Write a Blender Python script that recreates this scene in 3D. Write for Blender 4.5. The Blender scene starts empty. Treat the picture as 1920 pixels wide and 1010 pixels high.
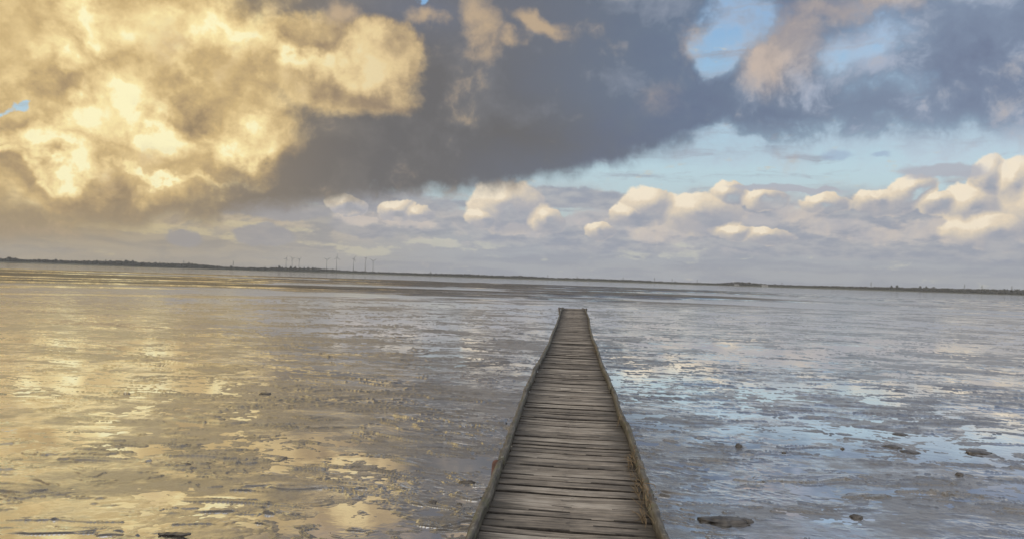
import bpy, bmesh, math, random
import numpy as np
from mathutils import Vector, Matrix, noise as mnoise

random.seed(7)
RAD = math.radians
scene = bpy.context.scene
COL = scene.collection

# ------------------------------------------------------------------ camera
DECK = 0.55                      # deck height above the mud (m)
CAM = Vector((0.01, 0.0, DECK + 1.52))
FPX = 1386.0                     # focal length in photo pixels (1920 wide)
YAW, PITCH, ROLL = RAD(4.87), RAD(0.70), RAD(1.82)
R = Matrix.Rotation(YAW, 3, 'Z') @ Matrix.Rotation(RAD(90) + PITCH, 3, 'X') @ Matrix.Rotation(ROLL, 3, 'Z')
cam_d = bpy.data.cameras.new('camera')
cam = bpy.data.objects.new('camera', cam_d)
COL.objects.link(cam)
cam.matrix_world = Matrix.Translation(CAM) @ R.to_4x4()
cam_d.sensor_width = 36.0
cam_d.lens = 36.0 * FPX / 1920.0
cam_d.clip_start = 0.05
cam_d.clip_end = 60000
scene.camera = cam

def ray(px, py):
    return (R @ Vector(((px - 960) / FPX, (505 - py) / FPX, -1.0))).normalized()

def chart(px, py):
    """bearing (rad, clockwise from the jetty) and tangent of elevation"""
    d = ray(px, py)
    return math.atan2(d.x, d.y), d.z / math.hypot(d.x, d.y)

def on_plane(px, py, z):
    d = ray(px, py)
    t = (z - CAM.z) / d.z
    return CAM + d * t

def bearing(px, dist, z=0.0):
    u, _ = chart(px, 505 + 17 + (px - 960) * 0.0318)
    return Vector((CAM.x + math.sin(u) * dist, CAM.y + math.cos(u) * dist, z))

# ------------------------------------------------------------------ sun, view
SUN_AZ, SUN_EL = RAD(-112), RAD(15)
scene.view_settings.view_transform = 'Standard'
scene.view_settings.look = 'None'
scene.view_settings.exposure = 0.0
scene.view_settings.gamma = 1.0
scene.render.engine = 'CYCLES'
scene.cycles.use_denoising = True
scene.cycles.max_bounces = 6
scene.cycles.diffuse_bounces = 2
scene.cycles.glossy_bounces = 3
scene.cycles.volume_bounces = 0
scene.cycles.sample_clamp_indirect = 6
sd = bpy.data.lights.new('sun', 'SUN')
sd.energy = 0.8
sd.angle = RAD(14)
sd.color = (1.0, 0.82, 0.58)
sun = bpy.data.objects.new('sun', sd)
COL.objects.link(sun)
sdir = Vector((math.sin(SUN_AZ) * math.cos(SUN_EL), math.cos(SUN_AZ) * math.cos(SUN_EL), math.sin(SUN_EL)))
sun.rotation_euler = (-sdir).to_track_quat('-Z', 'Y').to_euler()

# ------------------------------------------------------------------ node helper
def lin(c):
    c = c / 255.0
    return c / 12.92 if c <= 0.04045 else ((c + 0.055) / 1.055) ** 2.4

class NG:
    def __init__(self, tree):
        self.t = tree
        self.N = tree.nodes
        self.L = tree.links
    def put(self, sock, v):
        if isinstance(v, bpy.types.NodeSocket):
            self.L.new(v, sock)
        elif v is not None:
            sock.default_value = v
    def m(self, op, a, b=None, c=None, clamp=False):
        n = self.N.new('ShaderNodeMath')
        n.operation = op
        n.use_clamp = clamp
        self.put(n.inputs[0], a); self.put(n.inputs[1], b); self.put(n.inputs[2], c)
        return n.outputs[0]
    def add(self, a, b): return self.m('ADD', a, b)
    def sub(self, a, b): return self.m('SUBTRACT', a, b)
    def mul(self, a, b): return self.m('MULTIPLY', a, b)
    def mad(self, a, b, c): return self.m('MULTIPLY_ADD', a, b, c)
    def vm(self, op, a, b=None):
        n = self.N.new('ShaderNodeVectorMath')
        n.operation = op
        self.put(n.inputs[0], a)
        if b is not None:
            if op == 'SCALE': self.put(n.inputs[3], b)
            else: self.put(n.inputs[1], b)
        return n.outputs['Value'] if op in ('LENGTH', 'DOT_PRODUCT', 'DISTANCE') else n.outputs[0]
    def noise(self, vec, scale, detail=4.0, rough=0.5, dist=0.0, lac=2.0, dims='3D', color=False):
        n = self.N.new('ShaderNodeTexNoise')
        n.noise_dimensions = dims
        self.put(n.inputs['Vector'], vec)
        n.inputs['Scale'].default_value = scale
        n.inputs['Detail'].default_value = detail
        n.inputs['Roughness'].default_value = rough
        n.inputs['Lacunarity'].default_value = lac
        n.inputs['Distortion'].default_value = dist
        return n.outputs['Color'] if color else n.outputs['Fac']
    def billow(self, vec, scale, detail=2.0, rough=0.5):
        n = self.N.new('ShaderNodeTexVoronoi')
        n.feature = 'F1'
        n.normalize = True
        self.put(n.inputs['Vector'], vec)
        n.inputs['Scale'].default_value = scale
        n.inputs['Detail'].default_value = detail
        n.inputs['Roughness'].default_value = rough
        n.inputs['Lacunarity'].default_value = 2.2
        return self.sub(0.5, n.outputs['Distance'])
    def voro(self, vec, scale, feature='F1', smooth=None, out='Distance'):
        n = self.N.new('ShaderNodeTexVoronoi')
        n.feature = feature
        self.put(n.inputs['Vector'], vec)
        n.inputs['Scale'].default_value = scale
        if smooth is not None: n.inputs['Smoothness'].default_value = smooth
        return n.outputs[out]
    def mapping(self, vec, loc=(0, 0, 0), rot=(0, 0, 0), sc=(1, 1, 1)):
        n = self.N.new('ShaderNodeMapping')
        self.put(n.inputs['Vector'], vec)
        n.inputs['Location'].default_value = loc
        n.inputs['Rotation'].default_value = rot
        n.inputs['Scale'].default_value = sc
        return n.outputs[0]
    def step(self, x, a, b, lo=0.0, hi=1.0, smooth=True):
        n = self.N.new('ShaderNodeMapRange')
        n.interpolation_type = 'SMOOTHSTEP' if smooth else 'LINEAR'
        n.clamp = True
        self.put(n.inputs['Value'], x)
        self.put(n.inputs['From Min'], a); self.put(n.inputs['From Max'], b)
        self.put(n.inputs['To Min'], lo); self.put(n.inputs['To Max'], hi)
        return n.outputs[0]
    def mix(self, f, a, b, blend='MIX'):
        n = self.N.new('ShaderNodeMix')
        n.data_type = 'RGBA'
        n.blend_type = blend
        n.clamp_factor = True
        self.put(n.inputs[0], f); self.put(n.inputs[6], a); self.put(n.inputs[7], b)
        return n.outputs[2]
    def ramp(self, f, stops, interp='LINEAR'):
        n = self.N.new('ShaderNodeValToRGB')
        cr = n.color_ramp
        cr.interpolation = interp
        while len(cr.elements) < len(stops): cr.elements.new(0.5)
        for e, (p, c) in zip(cr.elements, stops):
            e.position = p
            e.color = c if len(c) == 4 else (*c, 1.0)
        self.put(n.inputs[0], f)
        return n.outputs[0]
    def curve(self, x, pts):
        n = self.N.new('ShaderNodeFloatCurve')
        cm = n.mapping
        cm.use_clip = False
        c = cm.curves[0]
        while len(c.points) < len(pts): c.points.new(0.5, 0.5)
        for p, (a, b) in zip(c.points, pts): p.location = (a, b)
        cm.update()
        self.put(n.inputs['Value'], x)
        return n.outputs[0]

# ------------------------------------------------------------------ sky (world)
SKY = 0.1
def C(r, g, b, k=1.0):
    return (lin(r) * k / SKY, lin(g) * k / SKY, lin(b) * k / SKY, 1.0)

def build_sky():
    w = bpy.data.worlds.new('World')
    scene.world = w
    w.use_nodes = True
    w.node_tree.nodes.clear()
    g = NG(w.node_tree)
    tc = g.N.new('ShaderNodeTexCoord')
    d = g.vm('NORMALIZE', tc.outputs['Generated'])
    sep = g.N.new('ShaderNodeSeparateXYZ')
    g.put(sep.inputs[0], d)
    x, y, z = sep.outputs
    h = g.m('SQRT', g.mad(x, x, g.mul(y, y)))
    v = g.m('DIVIDE', z, g.m('MAXIMUM', h, 0.02))
    v = g.m('MINIMUM', v, 4.0)
    u = g.m('ARCTAN2', x, y)
    cb = g.N.new('ShaderNodeCombineXYZ')
    g.put(cb.inputs[0], u); g.put(cb.inputs[1], v)
    P = cb.outputs[0]
    # turbulence shared by every cloud layer
    wn = g.noise(d, 9.0, 5.0, 0.55, color=True)
    wv = g.vm('SUBTRACT', wn, (0.5, 0.5, 0.5))
    wn2 = g.noise(d, 32.0, 4.0, 0.6, color=True)
    wv2 = g.vm('SUBTRACT', wn2, (0.5, 0.5, 0.5))
    PW = g.vm('ADD', P, g.vm('SCALE', wv, 0.11))
    PW = g.vm('ADD', PW, g.vm('SCALE', wv2, 0.022))
    PV = g.vm('ADD', P, g.vm('SCALE', wv, 0.24))
    PV = g.vm('ADD', PV, g.vm('SCALE', wv2, 0.06))
    PS = g.vm('ADD', P, g.vm('SCALE', wv, 0.016))
    PS = g.vm('ADD', PS, g.vm('SCALE', wv2, 0.020))
    dw = g.vm('ADD', d, g.vm('SCALE', wv, 0.05))
    SOFF = (-0.020, 0.0, 0.014)

    def blob(px, py, rx, ry, rot=0.0, src=None, quad=True):
        """soft ellipse given in photo pixels, laid on the celestial chart"""
        u0, v0 = chart(px, py)
        u1, v1 = chart(px + 5, py)
        u2, v2 = chart(px, py - 5)
        su = rx * math.hypot(u1 - u0, v1 - v0) / 5
        sv = ry * math.hypot(u2 - u0, v2 - v0) / 5
        n = g.N.new('ShaderNodeMapping')
        n.vector_type = 'TEXTURE'
        g.put(n.inputs['Vector'], P if src is None else src)
        n.inputs['Location'].default_value = (u0, v0, 0)
        n.inputs['Rotation'].default_value = (0, 0, RAD(rot) + ROLL * -1)
        n.inputs['Scale'].default_value = (su, sv, 1)
        gr = g.N.new('ShaderNodeTexGradient')
        gr.gradient_type = 'QUADRATIC_SPHERE' if quad else 'SPHERICAL'
        g.put(gr.inputs[0], n.outputs[0])
        return gr.outputs['Fac']

    # ---- clear air
    st = g.N.new('ShaderNodeTexSky')
    st.sky_type = 'NISHITA'
    st.sun_disc = False
    st.sun_elevation = SUN_EL
    st.sun_rotation = SUN_AZ
    st.air_density = 1.0; st.dust_density = 0.6; st.ozone_density = 2.0
    blue = g.ramp(g.step(v, 0.0, 0.55, smooth=False), [
        (0.0, C(186, 188, 184)), (0.16, C(192, 204, 206)), (0.27, C(197, 221, 229)),
        (0.42, C(176, 208, 230)), (0.62, C(146, 188, 228)), (1.0, C(124, 166, 218))])
    col = g.mix(0.82, st.outputs[0], blue)
    warm = g.step(u, chart(1000, 520)[0], chart(100, 520)[0])

    # ---- thin stratus veils low over the horizon
    sv = g.mapping(d, sc=(3.2, 3.2, 34.0))
    sn = g.noise(g.vm('ADD', sv, g.vm('SCALE', wv, 0.9)), 2.2, 6.0, 0.6)
    vlow = g.step(v, 0.125, 0.02)
    sa = g.step(g.mad(vlow, 0.62, sn), 0.50, 0.78)
    scol = g.mix(warm, C(168, 172, 180), C(178, 160, 130))
    scol = g.mix(g.step(sn, 0.42, 0.62), scol, g.mix(warm, C(154, 159, 172), C(158, 144, 124)))
    col = g.mix(g.mul(sa, 0.92), col, scol)

    # ---- ragged grey cumulus fragments in the distance
    fn = g.noise(g.mapping(dw, sc=(1, 1, 2.2)), 13.0, 8.0, 0.58)
    fband = g.mul(g.step(v, 0.028, 0.055), g.step(v, 0.150, 0.085))
    fr = g.step(u, chart(300, 480)[0], chart(1300, 480)[0], 0.015, 0.075)
    fa = g.step(g.add(g.mad(fband, 0.11, fn), fr), 0.56, 0.69)
    fa = g.mul(fa, fband)
    fcol = g.mix(warm, C(157, 162, 173), C(165, 148, 126))
    fcol = g.mix(g.step(fn, 0.5, 0.7), g.mix(warm, C(186, 184, 186), C(200, 180, 140)), fcol)
    col = g.mix(fa, col, fcol)
    # cream gaps of far bright sky
    gp = None
    for b in [(690, 470, 120, 16), (820, 455, 110, 14), (930, 455, 70, 22), (600, 462, 60, 10),
              (1180, 470, 55, 30), (1290, 478, 70, 26), (330, 432, 330, 16), (480, 425, 200, 12)]:
        k = blob(*b, src=PS, quad=False)
        gp = k if gp is None else g.m('MAXIMUM', gp, k)
    gn = g.noise(g.mapping(d, sc=(1, 1, 3.0)), 30.0, 6.0, 0.6)
    ga = g.step(g.mad(gp, 0.5, g.mad(g.sub(gn, 0.5), 1.8, 0.5)), 0.66, 0.95)
    col = g.mix(g.mul(ga, 0.75), col, g.mix(warm, C(200, 200, 190), C(205, 186, 140)))
    n0 = g.noise(g.vm('ADD', d, g.vm('SCALE', wv2, 0.015)), 15.0, 6.0, 0.58)
    # wide flat lavender bases under the bright heaps
    bm_ = None
    for b in [(1640, 420, 330, 60), (1330, 420, 210, 55), (1870, 400, 190, 100), (960, 430, 130, 45),
              (1560, 455, 420, 36), (690, 425, 110, 30), (780, 420, 90, 30), (1100, 450, 200, 30),
              (500, 440, 90, 24), (660, 372, 280, 36), (520, 395, 160, 24), (350, 445, 60, 22), (1840, 460, 200, 40), (1080, 375, 260, 26)]:
        k = blob(*b, src=PS, quad=False)
        bm_ = k if bm_ is None else g.m('MAXIMUM', bm_, k)
    ba = g.step(g.mad(fn, 0.9, bm_), 0.62, 0.86)
    bcol = g.mix(g.step(gn, 0.35, 0.65), C(152, 158, 172), C(177, 178, 182))
    bcol = g.mix(warm, bcol, C(160, 152, 146))
    col = g.mix(g.mul(ba, 0.93), col, bcol)

    so = None
    for b in [(1290, 432, 130, 30), (1480, 398, 110, 34), (1560, 422, 130, 28), (1640, 442, 130, 26), (1750, 430, 130, 34), (1230, 442, 90, 22), (1420, 412, 90, 34),
              (980, 432, 90, 18), (760, 416, 80, 18), (1890, 395, 100, 80), (670, 410, 70, 16), (1100, 420, 70, 20)]:
        k = blob(*b, src=PS, quad=False)
        so = k if so is None else g.m('MAXIMUM', so, k)
    sa_ = g.step(g.add(g.mad(g.sub(gn, 0.5), 1.3, so), g.mul(g.sub(n0, 0.5), 1.1)), 0.22, 0.75)
    col = g.mix(g.mul(sa_, 0.62), col, g.mix(g.step(n0, 0.40, 0.62), C(190, 186, 188), C(220, 206, 192)))

    # ---- sunlit cumulus heaps: cauliflower turbulence, lit from the left
    dq = g.vm('ADD', g.mapping(d, sc=(1, 1, 1.2)), g.vm('SCALE', wv2, 0.012))
    q1 = g.noise(dq, 38.0, 7.0, 0.62)
    b1 = g.billow(dq, 21.0, 2.0, 0.55)
    b1s = g.billow(g.vm('ADD', dq, (-0.009, 0.0, 0.010)), 21.0, 2.0, 0.55)
    emb = g.sub(b1, b1s)
    cm = None
    cl = None
    heaps = [(648, 388, 40, 18), (745, 394, 42, 20), (785, 402, 36, 16), (953, 388, 78, 48), (905, 408, 36, 20),
             (1024, 414, 34, 24), (1222, 388, 62, 36), (1180, 406, 42, 22), (1318, 402, 80, 42), (1366, 364, 42, 26), (1434, 374, 42, 22),
             (1125, 434, 32, 16), (1545, 382, 56, 20), (1714, 360, 48, 32), (1655, 380, 62, 26), (1768, 384, 52, 26), (1855, 332, 46, 46),
             (1915, 345, 60, 54), (1825, 388, 72, 46), (1868, 432, 110, 36), (1970, 390, 110, 90), (1440, 442, 50, 16), (1380, 436, 44, 14)]
    for b in heaps:
        k = blob(b[0], b[1], b[2] * 1.2, b[3] * 1.22, src=PS, quad=False)
        cm = k if cm is None else g.m('SMOOTH_MAX', cm, k, 0.05)
        k2 = blob(b[0] - b[2] * 0.22, b[1] - b[3] * 0.36, b[2] * 1.25, b[3] * 1.25, src=PS, quad=False)
        cl = k2 if cl is None else g.m('SMOOTH_MAX', cl, k2, 0.05)
    ca = g.step(g.add(g.mad(g.sub(q1, 0.5), 0.40, cm), g.mul(b1, 0.28)), 0.17, 0.29)
    lit = g.add(g.add(g.mad(emb, 0.62, 0.48), g.mul(g.sub(q1, 0.5), 0.9)), g.add(g.mul(g.sub(cl, cm), 1.8), g.mul(g.sub(cm, 0.4), 0.15)))
    ccol = g.ramp(lit, [(0.0, C(164, 166, 176)), (0.28, C(186, 182, 182)), (0.52, C(208, 198, 185)),
                        (0.80, C(230, 214, 190)), (1.0, C(246, 232, 208))])
    ca = g.mul(ca, g.step(lit, -0.25, 0.24))
    col = g.mix(g.mul(ca, 0.96), col, ccol)

    # ---- the great cloud deck
    U0, U1 = -1.0, 1.0
    edge = [(0, 432), (120, 420), (300, 412), (420, 396), (560, 376), (690, 356), (800, 348), (930, 338), (1030, 326),
            (1130, 310), (1210, 288), (1290, 266), (1360, 266), (1460, 258), (1560, 252), (1680, 246), (1780, 238), (1860, 226), (1920, 216)]
    pts = []
    for (a, b) in edge:
        uu, vv = chart(a, b)
        pts.append(((uu - U0) / (U1 - U0), vv - 0.008))
    pts = [(0.0, pts[0][1] - 0.01)] + pts + [(1.0, pts[-1][1] + 0.04)]
    ve = g.curve(g.step(u, U0, U1, smooth=False), pts)
    n1 = g.noise(g.mapping(dw, sc=(1, 1, 1.5)), 5.5, 9.0, 0.56)
    n1s = g.noise(g.mapping(g.vm('ADD', dw, SOFF), sc=(1, 1, 1.5)), 5.5, 6.0, 0.52)
    emb1 = g.sub(n1, n1s)
    n2 = g.noise(dw, 17.0, 8.0, 0.60)
    n2s = g.noise(g.vm('ADD', dw, (-0.010, 0.0, 0.008)), 17.0, 7.0, 0.59)
    emb2 = g.sub(n2, n2s)
    right = g.step(u, chart(1110, 150)[0], chart(1400, 150)[0])
    D = g.mul(g.sub(v, ve), 22.0)
    D = g.m('MINIMUM', D, 0.95)
    D = g.mad(g.mul(g.sub(n2, 0.5), g.mad(right, 1.3, 1.0)), 1.3, D)
    D = g.mad(right, 0.50, D)
    D = g.mad(g.mul(g.sub(n1, 0.56), right), 2.1, D)
    for b, k in [((1385, 50, 170, 210), 1.9), ((1330, 115, 90, 110), 1.0), ((1640, 85, 150, 130), 1.7), ((1560, 105, 120, 110), 1.1), ((790, 4, 34, 34), 2.6),
                 ((14, 198, 44, 24), 2.6), ((1440, 20, 60, 60), 0.5), ((1700, 150, 140, 40), 0.45), ((1340, 230, 120, 70), 0.9), ((1700, 170, 90, 60), 0.7)]:
        D = g.mad(blob(*b, src=PW, quad=True), -k, D)
    for b, k in [((1470, 75, 120, 160), 0.9), ((1850, 120, 220, 160), 0.6), ((1290, 190, 160, 90), 0.8)]:
        D = g.mad(blob(*b, src=PW, quad=False), k, D)
    da = g.step(D, g.mad(right, -0.40, -0.25), g.mad(right, 0.75, 0.36))
    # thickness shows as tone
    body = g.mix(g.step(u, chart(760, 200)[0], chart(1350, 100)[0]), C(108, 106, 106), C(108, 123, 145))
    body = g.mix(g.step(u, chart(1200, 200)[0], chart(1900, 100)[0]), body, C(130, 145, 168))
    body = g.mix(g.mul(blob(800, 20, 420, 130), 0.9), body, C(116, 121, 134))
    body = g.mix(blob(950, 250, 500, 130, -6), body, C(105, 104, 105))
    body = g.mix(g.step(u, chart(760, 300)[0], chart(60, 340)[0]), body, C(163, 143, 112))
    tone = g.add(g.mul(g.sub(n1, 0.5), 0.7), g.mul(g.sub(n2, 0.5), 0.45))
    tone = g.mul(tone, g.step(u, chart(900, 200)[0], chart(1450, 200)[0], 0.35, 2.1))
    tone = g.mad(g.mul(g.step(D, 0.75, 0.0), right), 0.22, tone)
    up = g.m('MAXIMUM', tone, 0.0)
    body = g.mix(g.mul(up, 1.8), body, g.mix(warm, C(196, 200, 212), C(235, 205, 140)))
    dn = g.m('MAXIMUM', g.mul(tone, -1.0), 0.0)
    body = g.mix(g.mul(dn, 2.0), body, g.mix(warm, C(100, 110, 137), C(140, 118, 90)))
    mot = g.mul(g.step(g.mad(g.sub(n1, 0.5), 0.6, n2), 0.47, 0.66), g.step(u, chart(1230, 150)[0], chart(1560, 150)[0]))
    body = g.mix(g.mul(mot, 0.62), body, C(176, 187, 207))
    thin = g.mul(g.step(D, 0.55, -0.1), right)
    body = g.mix(g.mul(thin, 0.65), body, C(196, 206, 222))
    # gold lit towers at the left
    gm = None
    for b in [(200, 130, 520, 330), (600, 120, 230, 120, -10), (440, 225, 150, 100), (60, 292, 290, 135), (700, 100, 120, 90), (-250, 200, 500, 420), (60, -420, 800, 600)]:
        k = blob(*b, src=PW, quad=False)
        gm = k if gm is None else g.m('SMOOTH_MAX', gm, k, 0.1)
    ga0 = None
    heat = None
    for b in [(160, 215, 130, 90), (80, 55, 150, 70), (255, 175, 130, 110), (300, 240, 120, 60), (400, 50, 220, 80), (210, 20, 150, 60), (440, 235, 100, 60, -20), (660, 100, 120, 70, 20),
              (560, 110, 150, 50), (330, 335, 150, 22, 8), (30, 330, 80, 30), (-300, 160, 380, 300), (120, 300, 120, 50), (100, -400, 700, 420)]:
        k = blob(*b, src=PV, quad=False)
        heat = k if heat is None else g.m('SMOOTH_MAX', heat, k, 0.15)
    cool = None
    for b in [(70, 150, 130, 50, 8), (25, 270, 80, 70), (370, 190, 120, 60, -20), (540, 60, 120, 40), (170, 392, 420, 60, -4), (700, 200, 160, 50, -20), (620, 330, 300, 60, -8)]:
        k = blob(*b, src=PV, quad=False)
        cool = k if cool is None else g.m('MAXIMUM', cool, k)
    dg = g.vm('ADD', dw, g.vm('SCALE', wv2, 0.022))
    b2 = g.billow(dg, 5.5, 4.0, 0.6)
    b2s = g.billow(g.vm('ADD', dg, (-0.018, 0.0, 0.020)), 5.5, 4.0, 0.6)
    glow = g.add(g.add(g.mad(emb1, 1.3, 0.40), g.mul(g.sub(b2, b2s), 0.9)), g.add(g.mul(heat, 0.72), g.add(g.mul(emb2, 0.95), g.mul(g.sub(n1, 0.5), 0.35))))
    glow = g.mad(cool, -0.36, glow)
    ga = g.step(g.add(g.add(g.mad(g.sub(n2, 0.5), 0.42, gm), g.mul(g.sub(n1, 0.5), 0.35)), g.mul(b2, 0.30)), 0.17, 0.40)
    gold = g.ramp(glow, [(0.0, C(146, 127, 100)), (0.22, C(178, 153, 114)), (0.45, C(208, 180, 128)),
                         (0.68, C(235, 208, 152)), (0.88, C(252, 232, 172)), (1.0, C(255, 246, 198))])
    gold = g.mix(g.step(u, chart(420, 100)[0], chart(740, 100)[0], 0.0, 0.7), gold, g.mix(g.step(glow, 0.1, 0.9), C(146, 130, 114), C(222, 196, 152)))
    body = g.mix(ga, body, gold)
    # stray lit tufts on the dark deck
    tf = None
    for b in [(895, 60, 55, 120, 8), (1000, 45, 110, 36, -6), (930, 85, 60, 40), (640, 25, 40, 40), (800, 40, 60, 30)]:
        k = blob(*b, src=PW, quad=False)
        tf = k if tf is None else g.m('SMOOTH_MAX', tf, k, 0.1)
    ta = g.step(g.add(g.mad(g.sub(n2, 0.5), 1.6, g.mul(tf, 0.9)), g.mul(emb1, 1.5)), 0.12, 0.85)
    body = g.mix(g.mul(ta, 0.85), body, C(196, 172, 142))
    pe = g.m('MAXIMUM', blob(1470, 80, 120, 130, src=PW, quad=False), g.mul(blob(1600, 5, 300, 50, src=PW, quad=False), 0.8))
    pe = g.m('MAXIMUM', pe, g.mul(blob(1235, 180, 60, 60, src=PW, quad=False), 0.35))
    pe = g.m('MAXIMUM', pe, g.mul(blob(1310, 75, 30, 50, src=PW, quad=False), 0.7))
    pa = g.step(g.mad(g.sub(n2, 0.5), 0.8, pe), 0.05, 0.7)
    body = g.mix(g.mul(pa, 0.72), body, g.mix(g.step(n2, 0.35, 0.65), C(172, 162, 160), C(208, 186, 166)))
    # unseen cloud overhead and behind, brightened to add light on the ground
    hi_ = g.mix(g.step(u, chart(300, 0)[0], chart(1000, 0)[0]), C(250, 224, 166), C(168, 166, 165))
    hi_ = g.mix(g.step(u, chart(1000, 0)[0], chart(1500, 0)[0]), hi_, C(190, 199, 210))
    body = g.mix(g.step(g.mad(g.sub(n1, 0.5), 0.8, v), 0.58, 1.1), body, hi_)
    oh = g.m('MAXIMUM', g.step(v, 0.75, 1.8), g.step(y, 0.25, -0.35))
    body = g.mix(oh, body, g.mix(g.step(n1, 0.35, 0.65), C(205, 206, 212, 1.3), C(235, 232, 228, 1.6)))
    col = g.mix(da, col, body)
    # faint small scraps in the blue gap
    sm = g.m('MAXIMUM', blob(1570, 292, 50, 16, src=PS, quad=False), blob(1650, 292, 34, 9, src=PS, quad=False))
    sm2 = g.m('MAXIMUM', blob(1770, 322, 110, 20, 2, src=PS, quad=False), g.mul(blob(1480, 354, 150, 9, -2, src=PS, quad=False), 1.0))
    col = g.mix(g.mul(g.step(g.mad(g.sub(gn, 0.5), 0.6, sm), 0.1, 0.6), 0.7), col, C(160, 180, 204))
    col = g.mix(g.mul(g.step(g.mad(g.sub(gn, 0.5), 0.4, sm2), 0.08, 0.45), 0.85), col, C(176, 178, 188))
    # below the horizon
    col = g.mix(g.step(v, -0.002, -0.05), col, C(120, 115, 108))
    bg = g.N.new('ShaderNodeBackground')
    g.put(bg.inputs['Color'], col)
    bg.inputs['Strength'].default_value = SKY
    out = g.N.new('ShaderNodeOutputWorld')
    g.L.new(bg.outputs[0], out.inputs['Surface'])
    w.cycles.sampling_method = 'MANUAL'
    w.cycles.sample_map_resolution = 512
build_sky()

# ------------------------------------------------------------------ numpy noise
_rng = np.random.RandomState(11)
_perm = _rng.permutation(256)
_perm = np.concatenate([_perm, _perm, _perm])
_ang = _rng.rand(256) * 2 * np.pi
_gx, _gy = np.cos(_ang), np.sin(_ang)
def perlin(x, y):
    xi = np.floor(x).astype(np.int64); yi = np.floor(y).astype(np.int64)
    xf = x - xi; yf = y - yi
    xi &= 255; yi &= 255
    fu = xf * xf * xf * (xf * (xf * 6 - 15) + 10); fv = yf * yf * yf * (yf * (yf * 6 - 15) + 10)
    def gr(ix, iy, dx, dy):
        k = _perm[_perm[ix] + iy]
        return _gx[k] * dx + _gy[k] * dy
    a = gr(xi, yi, xf, yf); b = gr(xi + 1, yi, xf - 1, yf)
    c = gr(xi, yi + 1, xf, yf - 1); e = gr(xi + 1, yi + 1, xf - 1, yf - 1)
    return (a + (b - a) * fu) * (1 - fv) + (c + (e - c) * fu) * fv
def fbm(x, y, octv=4, rough=0.5, seed=0.0):
    t = 0; amp = 1.0; f = 1.0
    for i in range(octv):
        t = t + amp * perlin(x * f + seed + 17.3 * i, y * f + seed * 0.7 + 5.1 * i)
        amp *= rough; f *= 2.03
    return t
def sstep(x, a, b):
    t = np.clip((x - a) / (b - a), 0, 1)
    return t * t * (3 - 2 * t)

# ------------------------------------------------------------------ object helpers
def obj(name, me, mat=None, parent=None, smooth=False):
    o = bpy.data.objects.new(name, me)
    COL.objects.link(o)
    if mat is not None:
        me.materials.clear(); me.materials.append(mat)
    if smooth:
        me.polygons.foreach_set('use_smooth', [True] * len(me.polygons))
    if parent is not None:
        o.parent = parent
    return o
def mesh(name, verts, faces):
    me = bpy.data.meshes.new(name)
    me.from_pydata([tuple(v) for v in verts], [], faces)
    me.update()
    return me
def empty(name, loc, rz=0.0):
    o = bpy.data.objects.new(name, None)
    o.empty_display_size = 0.2
    COL.objects.link(o)
    o.location = loc
    o.rotation_euler = (0, 0, rz)
    return o
def tag(o, label=None, cat=None, group=None, kind=None):
    if label: o['label'] = label
    if cat: o['category'] = cat
    if group: o['group'] = group
    if kind: o['kind'] = kind
    return o

class MB:
    def __init__(self): self.v = []; self.f = []
    def ring_loft(self, rings, cap=True):
        b = len(self.v); n = len(rings[0])
        for r in rings: self.v.extend(r)
        for i in range(len(rings) - 1):
            for j in range(n):
                a = b + i * n + j; c = b + i * n + (j + 1) % n
                self.f.append((a, c, c + n, a + n))
        if cap:
            self.f.append(tuple(b + j for j in reversed(range(n))))
            self.f.append(tuple(b + (len(rings) - 1) * n + j for j in range(n)))
    def tube(self, path, rad, n=6, flat=1.0):
        rings = []
        for i, p in enumerate(path):
            p = Vector(p)
            t = (Vector(path[min(i + 1, len(path) - 1)]) - Vector(path[max(i - 1, 0)])).normalized()
            ref = Vector((0, 0, 1)) if abs(t.z) < 0.9 else Vector((1, 0, 0))
            a = t.cross(ref).normalized(); b = a.cross(t).normalized()
            r = rad[i] if isinstance(rad, (list, tuple)) else rad
            rings.append([p + a * (math.cos(k * 2 * math.pi / n) * r) + b * (math.sin(k * 2 * math.pi / n) * r * flat) for k in range(n)])
        self.ring_loft(rings)
    def box(self, c, s, rot=None):
        b = len(self.v)
        for dx, dy, dz in ((-1, -1, -1), (1, -1, -1), (1, 1, -1), (-1, 1, -1), (-1, -1, 1), (1, -1, 1), (1, 1, 1), (-1, 1, 1)):
            q = Vector((dx * s[0] / 2, dy * s[1] / 2, dz * s[2] / 2))
            if rot is not None: q = rot @ q
            self.v.append(Vector(c) + q)
        for f in ((3, 2, 1, 0), (4, 5, 6, 7), (0, 1, 5, 4), (1, 2, 6, 5), (2, 3, 7, 6), (3, 0, 4, 7)):
            self.f.append(tuple(b + k for k in f))
    def build(self, name, mat, parent=None, smooth=False):
        return obj(name, mesh(name, self.v, self.f), mat, parent, smooth)

def new_mat(name):
    m = bpy.data.materials.new(name)
    m.use_nodes = True
    g = NG(m.node_tree)
    p = g.N['Principled BSDF']
    return m, g, p

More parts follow.
